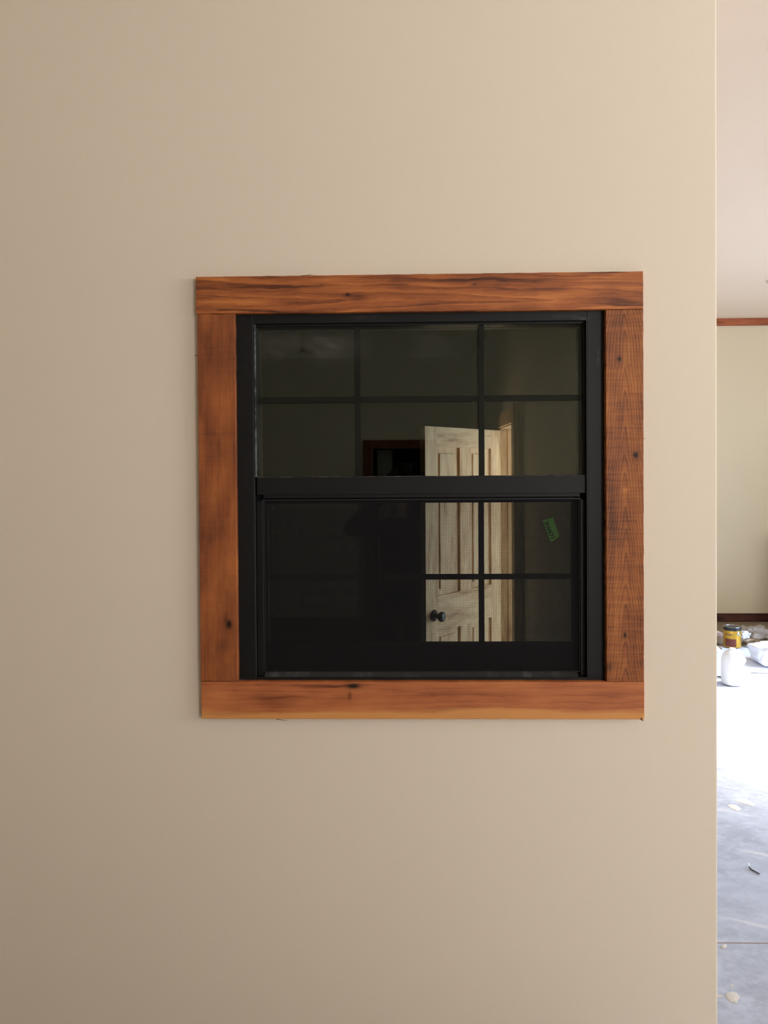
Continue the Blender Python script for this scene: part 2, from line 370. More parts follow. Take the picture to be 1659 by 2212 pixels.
# far wall trims: crown board under the ceiling, baseboard above the floor
M['crown_wood'] = wood('crown_stain', 'X', h=.05, freq=300, ring=.2, blotch=.3, base=((80, 40, 24), (118, 66, 42), (140, 84, 54)), gain=1.9)
M['base_wood'] = wood('baseboard_stain', 'X', h=.05, freq=300, ring=.3, base=((38, 16, 14), (62, 34, 26), (82, 48, 36)), gain=1.5,
                      knots=((-.33, 0.01, .012, .02, 1), (-.2, 0.0, .01, .03, .8)))
def centred(name, x0, x1, y0, y1, z0, z1, mat, bev=.002):
    c = Vector(((x0 + x1) / 2, (y0 + y1) / 2, (z0 + z1) / 2))
    o = obj(name, B(x0 - c.x, x1 - c.x, y0 - c.y, y1 - c.y, z0 - c.z, z1 - c.z, bev=bev), mat); o.location = c; return o
zt = at(1600, 703, Y=YF - .02).z
o = centred('trim_1', XE, XR, YF - .019, YF, zt, ZC, M['crown_wood']); tag(o, 'reddish brown stained board running under the ceiling of the far wall', kind='structure')
zb = at(1600, 1325.5, Y=YF - .02).z
o = centred('baseboard_far', XE, XR, YF - .019, YF, 0.0, zb, M['base_wood']); tag(o, 'dark brown stained baseboard along the far wall', kind='structure')

# ------------------------------------------------------------------ casing boards round the window (rough sawn)
def board(name, x0, x1, z0, z1, mat, label, y0=-.0005, th=.019, jit=.0007, seed=0):
    cx, cz = (x0 + x1) / 2, (z0 + z1) / 2
    bm = bmesh.new(); nx = max(3, int((x1 - x0) / .006)); nz = max(3, int((z1 - z0) / .006))
    def n1(t, s): return (mn.noise(Vector((t * 30, s, seed))) + .6 * mn.noise(Vector((t * 110, s + 5, seed)))) * jit
    def pt(i, k, y):
        u, v = i / nx, k / nz
        x = x0 + (x1 - x0) * u; z = z0 + (z1 - z0) * v
        if i == 0: x += n1(z, 1)
        if i == nx: x += n1(z, 2)
        if k == 0: z += n1(x, 3)
        if k == nz: z += n1(x, 4)
        return (x - cx, y, z - cz)
    loop = [(i, 0) for i in range(nx)] + [(nx, k) for k in range(nz)] + [(i, nz) for i in range(nx, 0, -1)] + [(0, k) for k in range(nz, 0, -1)]
    yb, yf = y0, y0 - th
    back = [bm.verts.new(pt(i, k, yb)) for i, k in loop]; mid = [bm.verts.new(pt(i, k, yf + .0012)) for i, k in loop]
    fr = []
    for i, k in loop:
        p = pt(i, k, yf); sx = .0012 if i == 0 else -.0012 if i == nx else 0; sz = .0012 if k == 0 else -.0012 if k == nz else 0
        fr.append(bm.verts.new((p[0] + sx, p[1], p[2] + sz)))
    n = len(loop)
    for a, b in ((back, mid), (mid, fr)):
        for i in range(n): bm.faces.new((a[i], a[(i + 1) % n], b[(i + 1) % n], b[i]))
    bm.faces.new(fr); bm.faces.new(back[::-1])
    bmesh.ops.recalc_face_normals(bm, faces=bm.faces[:])
    o = obj(name, bm, mat); o.location = (cx, 0, cz)
    return tag(o, label, kind='structure')
bx0, bx1, bz0, bz1 = -.4985, .5955, 1.0288, 2.1230
YFR = -.0195
bx = lambda px, py: at(px, py, Y=YFR)
# exact outline of each board from its face plane
def lim(a, b): return bx(*a), bx(*b)
tl, br = bx(425.5, 599), bx(1390.5, 669.5)
TOPZ0 = bx(860, 673.5).z; BOTZ1 = bx(860, 1473).z
LX0 = (bx(429, 900).x + bx(431, 1300).x) / 2; RX1 = bx(1390.5, 1000).x
LX1 = bx(510.5, 1100).x; RX0 = bx(1309.5, 1100).x
TOPZ1 = bx(860, 592.5).z; BOTZ0 = bx(860, 1553.5).z
cxw = (LX0 + RX1) / 2
def loc(px, py, horiz, c):                       # photo position -> board-local (along, across)
    p = bx(px, py); return (p.x - c[0], p.z - c[1]) if horiz else (p.z - c[1], p.x - c[0])
ct = (cxw, (TOPZ0 + TOPZ1) / 2); cb = (cxw, (BOTZ0 + BOTZ1) / 2)
cl = ((LX0 + LX1) / 2, (TOPZ0 + BOTZ1) / 2); cr = ((RX0 + RX1) / 2, cl[1])
K = lambda px, py, hz, c, sl, sa, st: (*loc(px, py, hz, c), sl, sa, st)
M['top_board'] = wood('top_board_stain', 'X', a0=-.018, h=.006, slope=.35, freq=360, warp=.020, ring=.26, blotch=.45, fine=.9, kw=.004, seed=3.1, base=((76, 40, 22), (124, 70, 36), (158, 98, 50)),
    knots=(K(752, 636, 1, ct, .004, .003, 1), K(1026, 614, 1, ct, .003, .002, .7)),
    darks=(K(775, 642, 1, ct, .03, .01, .45), K(560, 617, 1, ct, .14, .006, .3), K(1100, 605, 1, ct, .2, .004, .35), K(1330, 588, 1, ct, .05, .004, .5), K(1280, 645, 1, ct, .10, .008, .25), K(540, 671, 1, ct, .12, .002, .5)),
    lights=(K(500, 652, 1, ct, .12, .009, .28), K(1130, 640, 1, ct, .12, .012, .22), K(1280, 601, 1, ct, .12, .004, .3), K(1330, 662, 1, ct, .08, .003, .35)))
M['left_board'] = wood('left_board_stain', 'Z', a0=.09, h=.08, slope=.1, freq=260, warp=.008, ring=.08, blotch=.7, saw=.22, fine=.3, gain=1.6, seed=9.2, base=((80, 42, 22), (112, 62, 32), (140, 82, 42)),
    knots=(K(495, 1349, 0, cl, .009, .006, 1),), darks=(K(488, 1340, 0, cl, .02, .008, .3), K(482, 1395, 0, cl, .02, .015, .15), K(470, 938, 0, cl, .0035, .06, .12)),
    lights=(K(503, 1090, 0, cl, .05, .006, .3), K(445, 720, 0, cl, .09, .012, .15)))
M['right_board'] = wood('right_board_stain', 'Z', a0=.001, h=.0075, slope=.95, freq=1000, warp=.010, wob=.012, ring=.30, blotch=.40, saw=.60, kw=.0025, fine=.35, seed=5.7, gain=1.5, base=((74, 39, 19), (120, 69, 33), (152, 98, 47)),
    knots=(K(1338, 775, 0, cr, .005, .004, 1), K(1373, 983, 0, cr, .006, .006, 1), K(1350, 1372, 0, cr, .005, .003, 1)),
    darks=(K(1320, 1150, 0, cr, .25, .008, .15), K(1318, 1440, 0, cr, .012, .006, .3)), lights=(K(1352, 1058, 0, cr, .006, .008, .35),))
M['bottom_board'] = wood('bottom_board_stain', 'X', a0=.1, h=.05, slope=.12, freq=420, warp=.02, ring=.12, blotch=.36, fine=.4, seed=1.4, base=((92, 48, 26), (138, 80, 46), (162, 102, 58)),
    sap=(-.018, .012, (172, 122, 68)), knots=(K(762, 1482, 1, cb, .016, .006, .9),),
    darks=(K(700, 1480, 1, cb, .09, .0035, .45), K(600, 1511, 1, cb, .06, .008, .25), K(755, 1500, 1, cb, .005, .012, .3), K(1020, 1500, 1, cb, .2, .01, .12)),
    lights=(K(470, 1500, 1, cb, .03, .02, .15),))
top = board('trim_2', LX0 - .0025, RX1, TOPZ0, TOPZ1, M['top_board'], 'top board of the window casing, reddish wood with sweeping grain and a small dark knot', seed=1)
lft = board('trim_3', LX0, LX1, BOTZ1 + .0012, TOPZ0 - .0006, M['left_board'], 'left upright board of the window casing, smooth brown with one knot near its foot', seed=2)
rgt = board('trim_4', RX0, RX1, BOTZ1 + .0004, TOPZ0 - .0006, M['right_board'], 'right upright board of the window casing with nested pointed grain and saw marks', seed=3)
bot = board('trim_5', LX0 + .001, RX1 + .0005, BOTZ0, BOTZ1, M['bottom_board'], 'bottom board of the window casing with a paler yellowish lower edge', seed=4)
def splinter(parent, p, q, r0, mat):
    c = parent.location; mid = (Vector(p) + Vector(q)) / 2 + Vector((0, 0, -.0006))
    o = obj('splinter', tube(bmesh.new(), [Vector(p) - c, mid - c, Vector(q) - c], [r0, r0 * .7, r0 * .15], 6), mat, parent); return o
M['splinter'] = plain('torn_wood_fibre', (.16, .085, .05), .8, .2)
splinter(lft, bx(428.5, 768), bx(421, 767), .0012, M['splinter'])
splinter(bot, bx(597, 1553), bx(622, 1557.5), .0009, M['splinter'])
splinter(bot, bx(1384, 1552), bx(1390.5, 1557.5), .0028, M['splinter'])
splinter(rgt, bx(1390, 946), bx(1394, 949), .0006, M['splinter'])
splinter(top, bx(650, 596), bx(677, 592.5), .0012, M['splinter'])

# ------------------------------------------------------------------ the window (seen from its outer side)
win = empty('window_1'); tag(win, 'square black single-hung window set in the beige wall inside a wood casing', kind='structure')
wq = lambda px, py, y: at(px, py, Y=y)
yf = -.003
fx0, fx1, fz0, fz1 = wq(509.5, 1075, yf).x, wq(1309.3, 1075, yf).x, wq(900, 1472.5, yf).z, wq(900, 673.5, yf).z
ix0, ix1, iz1 = wq(549, 900, yf).x, wq(1267.5, 900, yf).x, wq(900, 695.5, yf).z
def outer_frame():
    bm = bmesh.new(); y1 = T - .005
    # bevelled members, the head a little behind the flange lip
    box(bm, fx0, ix0, yf, y1, fz0, fz1, .003); box(bm, ix1, fx1, yf, y1, fz0, fz1, .003)
    box(bm, ix0 - .001, ix1 + .001, yf + .0006, y1, iz1, fz1, .002)
    box(bm, ix0 - .001, ix1 + .001, yf + .0006, y1, fz0, wq(900, 1463.5, yf).z, .001)
    box(bm, fx1 - .0045, fx1 - .0035, yf - .0012, yf, fz0 + .004, fz1 - .01, .0003)      # fine ridge along the right edge
    box(bm, fx0 + .001, fx0 + .0022, yf - .001, yf, fz0 + .004, fz1 - .01, .0003)
    return bm
fr = obj('frame', outer_frame(), M['smudged'], win)
M['edge'] = plain('edge_highlight_tone', (.045, .047, .047), .5, .4, nscale=60, var=.4)  # pale tone paints the light caught along the inner edges
obj('edge_highlight', B(ix1 - .0002, ix1 + .0007, yf - .0006, yf + .002, wq(900, 1462, yf).z, iz1, bev=.0002), M['edge'], fr)
obj('edge_highlight', B(ix0 - .0006, ix0 + .0002, yf - .0005, yf + .002, wq(900, 1462, yf).z, wq(900, 1035, yf).z, bev=.0002), M['edge'], fr)
zm1, zm0 = wq(900, 1029, .006).z, wq(900, 1068, .006).z      # meeting rail
# ---- upper, fixed sash
us = obj('upper_sash', ringframe(ix0 + .0005, ix1 - .0005, zm1 - .002, iz1, .0042, .0050, .0050, .002, .010, .050), M['black'], win)
g0, g1, gt, gb = ix0 + .005, ix1 - .0055, iz1 - .0055, zm1
def pane(name, x0, x1, z0, z1, y, mat, parent):
    return obj(name, B(x0, x1, y, y + .003, z0, z1), mat, parent)
pane('glass_pane', g0, g1, gb, gt, .016, M['glass_outer'], us)
pane('glass_pane', g0, g1, gb, gt, .035, M['glass'], us)
obj('glazing_bead', B(ix0 + .0002, ix0 + .0034, .002, .012, zm1 + .001, iz1 - .0003, bev=.0012), M['chalk_bead'], us)['label'] = 'chalky grey bead on the left side'
def muntins(x0, x1, z0, z1, vx, hz, y, parent):
    for c in vx: obj('muntin', B(c - .0072, c + .0072, y, y + .006, z0, z1, bev=.0015), M['muntin'], parent)
    xs = [x0] + [q for c in vx for q in (c - .0072, c + .0072)] + [x1]
    for a, b in zip(xs[::2], xs[1::2]): obj('muntin', B(a, b, y + .0005, y + .0055, hz - .0072, hz + .0072, bev=.0012), M['muntin'], parent)
muntins(g0, g1, gb, gt, (wq(771.5, 860, .024).x, wq(1040, 860, .024).x), wq(900, 861.5, .024).z, .024, us)
# ---- meeting rail with the lip below it
mr = obj('meeting_rail', B(wq(555, 1050, .006).x, wq(1267, 1050, .006).x, .004, .040, wq(900, 1067, .006).z, zm1, bev=.0012), M['black'], win)
def bead_line():
    bm = bmesh.new(); p0, p1 = wq(556, 1029, .003), wq(1262, 1028, .003); pts = []
    for i in range(60):
        t = i / 59; p = p0.lerp(p1, t); p.z = zm1 + .0002 + .0009 * mn.noise(Vector((t * 9, 2, 0))); pts.append(p)
    return tube(bm, pts, .0009, 6)
obj('rail_bead', bead_line(), M['chalk_rail'], mr)['label'] = 'chalky line along the top of the rail'
obj('rail_lip', B(wq(569, 1050, .010).x, wq(1252, 1050, .010).x, .008, .040, wq(900, 1074.5, .010).z, wq(900, 1067, .010).z + .0004, bev=.0008), M['black'], mr)
# ---- side tracks beside the lower sash
lx0, lx1 = wq(555, 1250, .010).x, wq(1267, 1250, .010).x
zb0 = wq(900, 1463, yf).z
for a, b in ((lx0, wq(568.5, 1250, .012).x), (wq(1254, 1250, .012).x, wq(1264.5, 1250, .012).x)):
    obj('track', B(a, b, .012, .060, zb0, wq(900, 1081, .012).z, bev=.001), M['black'], win)
# dark filler blocks added behind the tracks to stop light from behind
for a, b in ((lx0 - .001, wq(571, 1250, .018).x), (wq(1250, 1250, .018).x, lx1 + .002)):
    obj('track_filler', B(a, b, .022, .075, zb0, zm0 + .002), M['black_deep'], win)
# ---- insect screen in front of the lower sash
sx0, sx1 = wq(568, 1250, .018).x, wq(1255, 1250, .018).x
sz0, sz1 = wq(900, 1452, .018).z, wq(900, 1077, .018).z
sf = obj('screen_frame', ringframe(sx0, sx1, sz0, sz1, .0062, .0062, .004, .004, .016, .022, .0012), M['black'], win)
for xe in (sx0 + .0012, sx1 - .0020): obj('screen_highlight', B(xe, xe + .0008, .0150, .0162, sz0 + .004, sz1 - .002, bev=.0002), M['edge'], sf)  # thin strips painting the highlight round the screen
obj('screen_highlight', B(sx0 + .002, sx1 - .002, .0150, .0162, sz1 - .0024, sz1 - .0016, bev=.0002), M['edge'], sf)
obj('insect_screen', B(sx0 + .005, sx1 - .005, .0192, .0194, sz0 + .003, sz1 - .003), M['screen'], sf)['label'] = 'fine dark insect mesh'
# ---- lower sash
q0, q1, q2, q3 = wq(579.5, 1250, .046).x, wq(1238.5, 1250, .046).x, wq(900, 1391, .046).z, wq(900, 1086, .046).z
ls = obj('lower_sash', ringframe(q0 - .014, q1 + .018, wq(900, 1450, .036).z - .004, q3 + .022, .014, .018, .022, q2 - (wq(900, 1450, .036).z - .004), .036, .075, .0015), M['black_deep'], win)
pane('glass_pane', q0 - .001, q1 + .001, q2 - .001, q3 + .001, .044, M['glass_front'], ls)
pane('glass_pane', q0 - .001, q1 + .001, q2 - .001, q3 + .001, .060, M['glass'], ls)
muntins(q0, q1, q2, q3, (wq(780.5, 1240, .050).x, wq(1040, 1240, .050).x), wq(900, 1246.5, .050).z, .050, ls)
# ---- sloping sill ledge
def ledge():
    bm = bmesh.new(); x0, x1 = wq(571, 1457, .0).x, wq(1250, 1457, .0).x
    z0, z1 = wq(900, 1463, .0).z, wq(900, 1451.5, .012).z
    v = [bm.verts.new(p) for p in ((x0, .001, z0), (x1, .001, z0), (x1, .012, z1), (x0, .012, z1), (x0, .07, z1 + .002), (x1, .07, z1 + .002), (x0, .07, z0), (x1, .07, z0))]
    for q in ((0, 1, 2, 3), (3, 2, 5, 4), (4, 5, 7, 6), (0, 6, 7, 1), (0, 3, 4, 6), (1, 7, 5, 2)): bm.faces.new([v[i] for i in q])
    bmesh.ops.recalc_face_normals(bm, faces=bm.faces[:]); return bm
obj('sill', ledge(), M['ledge'], win)['label'] = 'sloping sill ledge, its lit tone put into the colour'

# ------------------------------------------------------------------ green sticker on the lower glass
def sticker():
    y = .0432
    c = [wq(*p, y) for p in ((1172, 1124), (1194, 1117.5), (1208.5, 1158), (1192, 1170.5), (1187.5, 1167))]
    o0 = sum(c, Vector()) / len(c); bm = bmesh.new()
    f = [bm.verts.new((p - o0) + Vector((0, -.0004, 0))) for p in c]; b = [bm.verts.new((p - o0) + Vector((0, .0004, 0))) for p in c]
    bm.faces.new(f); bm.faces.new(b[::-1])
    for i in range(5): bm.faces.new((f[i], b[i], b[(i + 1) % 5], f[(i + 1) % 5]))
    bmesh.ops.recalc_face_normals(bm, faces=bm.faces[:])
    st = obj('sticker', bm, plain('green_paper', (.15, .40, .07), .6, .3, nscale=90)); st.location = o0
    tag(st, 'small tilted green sticker reading LOW-E on the lower right pane', 'sticker')
    cu = bpy.data.curves.new('lettering', 'FONT'); cu.body = 'LOW\u2022E'; cu.size = .0142; cu.align_x = 'CENTER'; cu.align_y = 'CENTER'; cu.extrude = .0002; cu.offset = .0006
    tmp = bpy.data.objects.new('tmp', cu); col.objects.link(tmp); bpy.context.view_layer.update()
    me = bpy.data.meshes.new_from_object(tmp.evaluated_get(bpy.context.evaluated_depsgraph_get())); bpy.data.objects.remove(tmp)
    me.name = 'lettering'; me.materials.append(plain('black_ink', (.01, .015, .01), .6))
    t = bpy.data.objects.new('lettering', me); col.objects.link(t); t.parent = st
    tx = (wq(1182, 1131, y) - wq(1193.5, 1161, y)).normalized(); nrm = Vector((0, -1, 0)); ty = nrm.cross(tx)
    mm = Matrix((tx, ty, nrm)).transposed().to_4x4(); mm.translation = wq(1187.5, 1145, y) - o0 + Vector((0, -.0006, 0))
    t.matrix_local = mm; t['label'] = 'black printed letters LOW-E'
sticker()

# ------------------------------------------------------------------ doorway and pine door seen through the window
M['pine'] = None
def pine(name, axis, seed):
    n = N(name); x, y, z = n.xyz(n.co); l, a = (x, z) if axis == 'X' else (z, x)
    w1 = n.noise(n.comb(n.ma('MULTIPLY', l, 3.0), n.ma('MULTIPLY', a, 16.0), seed), 1.0, 5, 0.6)
    f1 = n.noise(n.comb(n.ma('MULTIPLY', l, 7.0), n.ma('MULTIPLY', a, 160.0), seed), 1.0, 4, 0.6)
    v = n.ma('ADD', n.ma('MULTIPLY', w1, 0.75), n.ma('MULTIPLY', f1, 0.35))
    c = n.ramp(v, [(0.36, (.30, .14, .065)), (0.5, (.62, .40, .215)), (0.68, (.80, .58, .35))])
    return n.fin(c, .6, .3)
M['pine_v'] = pine('raw_pine_upright', 'Z', 1.0); M['pine_h'] = pine('raw_pine_rail', 'X', 7.0); M['pine_p'] = pine('raw_pine_panel', 'Z', 3.0)
M['jamb'] = pine('pine_jamb', 'Z', 5.0)
P_h = at(1076, 1010, X=XI + .003); P_h.y = HJ - .004
P_l = at(918.5, 1010, Y=2.2)
for _ in range(40):                                          # a 0.76 m leaf whose latch edge lies on that sight line
    w_ = math.hypot(XI - P_l.x, HJ - .012 - P_l.y); P_l = at(918.5, 1010, Y=P_l.y + (w_ - .76) * .8)
hinge = Vector((XI - .001, HJ - .012, 0)); latch = Vector((P_l.x, P_l.y, 0))
dv = (latch - hinge); DW = dv.length; ang = math.atan2(dv.y, dv.x)
DZ0, DZ1 = LOW + .012, at(918.5, 920, Y=P_l.y).z
# local frame: x from hinge to latch, y = thickness, towards the lit side = the side whose normal faces the camera
door = empty('door_1', (hinge.x, hinge.y, 0)); door.rotation_euler = (0, 0, ang)
tag(door, 'raw pine panel door standing ajar in the dark room behind the window', kind='structure')
# lit side normal (world) is (+x,-y); in the local frame that is +y or -y
ln = Vector((-math.sin(ang), math.cos(ang), 0)); lit = 1 if ln.x > 0 else -1
TK = .036
def db(name, x0, x1, z0, z1, mat, d0=0.0, d1=0.0, bev=.0015, parent=None):
    ya, yb = (-TK + d1, -d0) if lit > 0 else (d0, TK - d1)
    return obj(name, B(x0, x1, ya, yb, z0, z1, bev=bev), mat, parent or door)
st = .108
zt0 = at(939, 966, Y=P_l.y + .08).z; zm_1 = at(939, 1288, Y=P_l.y + .08).z; zm_0 = at(939, 1366, Y=P_l.y + .08).z; zb_1 = DZ0 + .24
db('stile', 0, st, DZ0, DZ1, M['pine_v']); db('stile', DW - st, DW, DZ0, DZ1, M['pine_v'])
mc = DW / 2; ms = .055
db('rail', st, DW - st, zt0, DZ1, M['pine_h']); db('rail', st, DW - st, zm_0, zm_1, M['pine_h']); db('rail', st, DW - st, DZ0, zb_1, M['pine_h'])
for z0, z1 in ((zm_1, zt0), (zb_1, zm_0)):
    db('mullion', mc - ms, mc + ms, z0, z1, M['pine_v'])
    for x0, x1 in ((st, mc - ms), (mc + ms, DW - st)):
        p = db('panel', x0 - .002, x1 + .002, z0 - .002, z1 + .002, M['pine_p'], .014, .014, 0)
        db('raised_field', x0 + .034, x1 - .034, z0 + .034, z1 - .034, M['pine_p'], .006, .006, .005, p)
def knob(side):
    bm = lathe(bmesh.new(), [(0, 0), (.032, 0), (.032, .005), (.024, .010), (.012, .013), (.011, .034), (.022, .040), (.029, .052), (.027, .062), (.016, .068), (0, .069)], 28)
    o = obj('knob', bm, plain('black_metal', (.010, .012, .011), .35, .5, .3), door, True)
    o.location = (DW - .070, 0 if side > 0 else -TK * lit, at(940, 1330, Y=P_l.y + .05).z)
    o.rotation_euler = (R(-90) * lit * side, 0, 0)
    return o
knob(1); knob(-1)
# jambs and casing of that doorway
jm = empty('trim_6'); tag(jm, 'raw pine jamb and casing of the doorway with the pine door', kind='structure')
obj('jamb', B(XI - .002, XE, HJ - .019 + .019, HJ + .019, LOW, ZD, bev=.001), M['jamb'], jm)
obj('stop', B(XI + .045, XI + .080, HJ - .010, HJ + .001, LOW, ZD, bev=.001), M['jamb'], jm)
obj('jamb', B(XI - .002, XE, LJ - .019, LJ, LOW, ZD, bev=.001), M['jamb'], jm)
obj('head_jamb', B(XI - .002, XE, LJ, HJ, ZD, ZD + .019, bev=.001), M['jamb'], jm)
for y0, y1, z0, z1, th_ in ((LJ - .095, LJ - .006, LOW, ZD + .09, .046), (HJ + .022, HJ + .09, LOW, ZD + .006, .018), (LJ - .0055, HJ + .09, ZD + .006, ZD + .09, .018)):
    obj('casing', B(XI - th_, XI - .0005, y0, y1, z0, z1, bev=.002), M['jamb'], jm)

# cased doorway behind the camera (mirrored faintly by the glass)
M['casing_wood'] = wood('casing_stain', 'Z', h=.05, ring=.3, gain=.8)
jb = empty('trim_7', (0.05, YB, 0)); tag(jb, 'reddish wood casing of the dark doorway behind the camera', kind='structure')
obj('side_board', B(-.46, -.36, 0, .019, 0, 1.86, bev=.002), M['casing_wood'], jb); obj('side_board', B(.58, .68, 0, .019, 0, 1.86, bev=.002), M['casing_wood'], jb)
obj('head_board', B(-.46, .68, 0, .019, 1.86, 1.95, bev=.002), M['casing_wood'], jb)

# ------------------------------------------------------------------ things on the floor of the big room
M['gold'] = plain('gold_paint_can_label', (.62, .36, .04), .28, .6, .55)
M['rust'] = plain('dark_red_label_panel', (.16, .035, .02), .45)
M['lid'] = plain('black_can_lid', (.012, .016, .018), .3, .6)
M['steel'] = plain('bright_steel', (.6, .62, .65), .25, .5, 1.0)
def paint_can():
    p = at(1582, 1399.5, Z=0); H, r = .180, .0745
    e = empty('paint_can', (p.x, p.y, .016)); tag(e, 'gold paint can with black lid and dark red label panel, standing on the white sheet', 'can')
    seg = 48; bm = bmesh.new(); lathe(bm, [(0, 0), (r - .002, 0), (r, .004), (r, H - .030)], seg)
    obj('body', bm, M['gold'], e, True)
    bm = lathe(bmesh.new(), [(r + .0006, H - .0305), (r + .0006, H - .006), (r + .002, H - .004), (r + .002, H), (r - .004, H + .001), (r - .007, H - .004), (r - .012, H - .006), (r - .016, H - .002), (0, H - .002)], seg)
    obj('lid', bm, M['lid'], e, True)
    obj('rim', lathe(bmesh.new(), [(r - .006, H - .002), (r - .004, H + .0025), (r - .001, H + .002), (r - .001, H - .001)], seg), M['steel'], e, True)
    # curved label panel on the left front
    def patch(name, a0, a1, z0, z1, mat, off=.0007):
        bm = bmesh.new(); k = 14; rows = []
        for i in range(k + 1):
            a = R(a0 + (a1 - a0) * i / k); rows.append([bm.verts.new(((r + off) * math.cos(a), (r + off) * math.sin(a), z)) for z in (z0, z1)])
        for u, v in zip(rows, rows[1:]): bm.faces.new((u[0], v[0], v[1], u[1]))
        o = obj(name, bm, mat, e, True); return o
    patch('label_panel', 195, 271, .008, .078, M['rust'])['label'] = 'dark red label panel'
    patch('label_band', 196, 248, .108, .122, plain('brown_print', (.25, .14, .03), .4))
    patch('label_band', 318, 345, .096, .104, plain('brown_print_2', (.25, .14, .03), .4))
    # bail ear and wire bail hanging on the right
    a = R(287); ear = lathe(bmesh.new(), [(0, 0), (.017, 0), (.017, .003), (.010, .006), (.004, .007), (0, .007)], 20)
    o = obj('bail_ear', ear, M['steel'], e, True); o.location = ((r) * math.cos(a), r * math.sin(a), H - .052); o.rotation_euler = (R(90), 0, a + R(90))
    pts = [(math.cos(a + t * 1.9) * (r + .008 + .02 * math.sin(t * 3.14)), math.sin(a + t * 1.9) * (r + .008 + .02 * math.sin(t * 3.14)), H - .052 - .075 * math.sin(t * 3.14)) for t in [i / 16 for i in range(17)]]
    obj('bail', tube(bmesh.new(), pts, .002, 6), M['steel'], e, True)
paint_can()
M['white_pl'] = plain('white_plastic', (.82, .83, .85), .35, .5, 0, 20, .04)
def jug():
    p = at(1582, 1478, Z=0)
    e = empty('plastic_jug', (p.x, p.y, 0.004)); tag(e, 'white round-shouldered plastic jug in the sun in front of the paint can', 'jug')
    prof = [(0, 0), (.068, 0), (.077, .006), (.079, .02), (.079, .165), (.077, .190), (.069, .215), (.054, .237), (.036, .251), (.024, .256)]
    obj('body', lathe(bmesh.new(), prof, 40), M['white_pl'], e, True)
    obj('cap', lathe(bmesh.new(), [(.022, .253), (.024, .255), (.024, .266), (.021, .269), (0, .269)], 24), M['white_pl'], e, True)
    bm = tube(bmesh.new(), [(.016, -.01, .250), (.036, -.02, .259), (.058, -.03, .240), (.071, -.03, .19), (.072, -.02, .15)], .009, 8)
    obj('handle', bm, M['white_pl'], e, True)
jug()
M['sheet'] = plain('white_drop_cloth', (.74, .78, .88), .5, .3, 0, 15, .06)
def sheet(name, corners, amp, freq, label, cat, mat, h0=.004, n=46, seed=0, th=.002, edge=.06):
    c0, c1, c2, c3 = [Vector(c) for c in corners]; o0 = (c0 + c1 + c2 + c3) / 4; bm = bmesh.new(); g = []
    for j in range(n + 1):
        row = []
        for i in range(n + 1):
            u, v = i / n, j / n; p = c0.lerp(c1, u).lerp(c3.lerp(c2, u), v)
            e = mn.noise(Vector((u * 6 + seed, v * 6, 3))) * edge
            if i in (0, n): p = p + (c1 - c0).normalized() * e * .5
            if j in (0, n): p = p + (c3 - c0).normalized() * e * .5
            z = h0 + amp * max(0, mn.fractal(Vector((p.x * freq + seed, p.y * freq, seed)), .9, 2.1, 4) * .9 + .25) ** 1.2
            z += amp * .5 * abs(mn.noise(Vector((p.x * freq * 1.8, p.y * freq * 1.4 + seed, 7))))
            row.append(bm.verts.new((p.x - o0.x, p.y - o0.y, z)))
        g.append(row)
    for j in range(n):
        for i in range(n): bm.faces.new((g[j][i], g[j][i + 1], g[j + 1][i + 1], g[j + 1][i]))
    o = obj(name, bm, mat, None, True); o.location = (o0.x, o0.y, 0)
    md = o.modifiers.new('thickness', 'SOLIDIFY'); md.thickness = th
    return tag(o, label, cat)
gz = lambda px, py: at(px, py, Z=0)
A, Bq, Cq, Dq = gz(1534, 1455), gz(1700, 1455), gz(1720, 1397), gz(1534, 1396)
sheet('drop_cloth', (A, Bq, Cq, Dq), .007, 7, 'crumpled white sheet spread on the concrete under the paint can', 'drop cloth', M['sheet'], seed=2)
def crumple(name, px, py, sx, sy, sz, amp, fr, mat, label, cat, seed=0, z=0.0, sub=4, flat=.0, rot=0):
    p = gz(px, py); bm = bmesh.new(); bmesh.ops.create_icosphere(bm, subdivisions=sub, radius=1)
    for v in bm.verts:
        c = v.co.copy(); q = Vector([math.copysign(abs(t) ** .55, t) for t in c])
        d = 1 + amp * (mn.fractal(c * fr + Vector((seed, 0, 0)), .8, 2.2, 4) - abs(mn.noise(c * fr * 1.7 + Vector((0, seed, 0)))) * .8)
        v.co = Vector((q.x * sx * d, q.y * sy * d, max(0.002, (q.z * d + .85) * sz)))
    o = obj(name, bm, mat, None, True); o.location = (p.x, p.y, z); o.rotation_euler = (0, 0, rot)
    return tag(o, label, cat)
crumple('plastic_bundle', 1675, 1436, .19, .17, .085, .16, 1.6, M['sheet'], 'large white crumpled plastic bundle at the right edge of the picture', 'bundle', 3, .017)
def clearfilm():
    n = N('crumpled_clear_film'); n.b.inputs['Alpha'].default_value = .45
    return n.fin((.58, .53, .48), .35, .6)
M['film'] = clearfilm()
crumple('clear_bag', 1634, 1381, .12, .085, .060, .45, 2.2, M['film'], 'crumpled translucent plastic bag behind the brown tape ring', 'bag', 8, .012)
crumple('paper_wad', 1607, 1391, .045, .045, .055, .35, 2.4, M['sheet'], 'white crumpled paper wad just right of the paint can', 'paper', 5, .014)
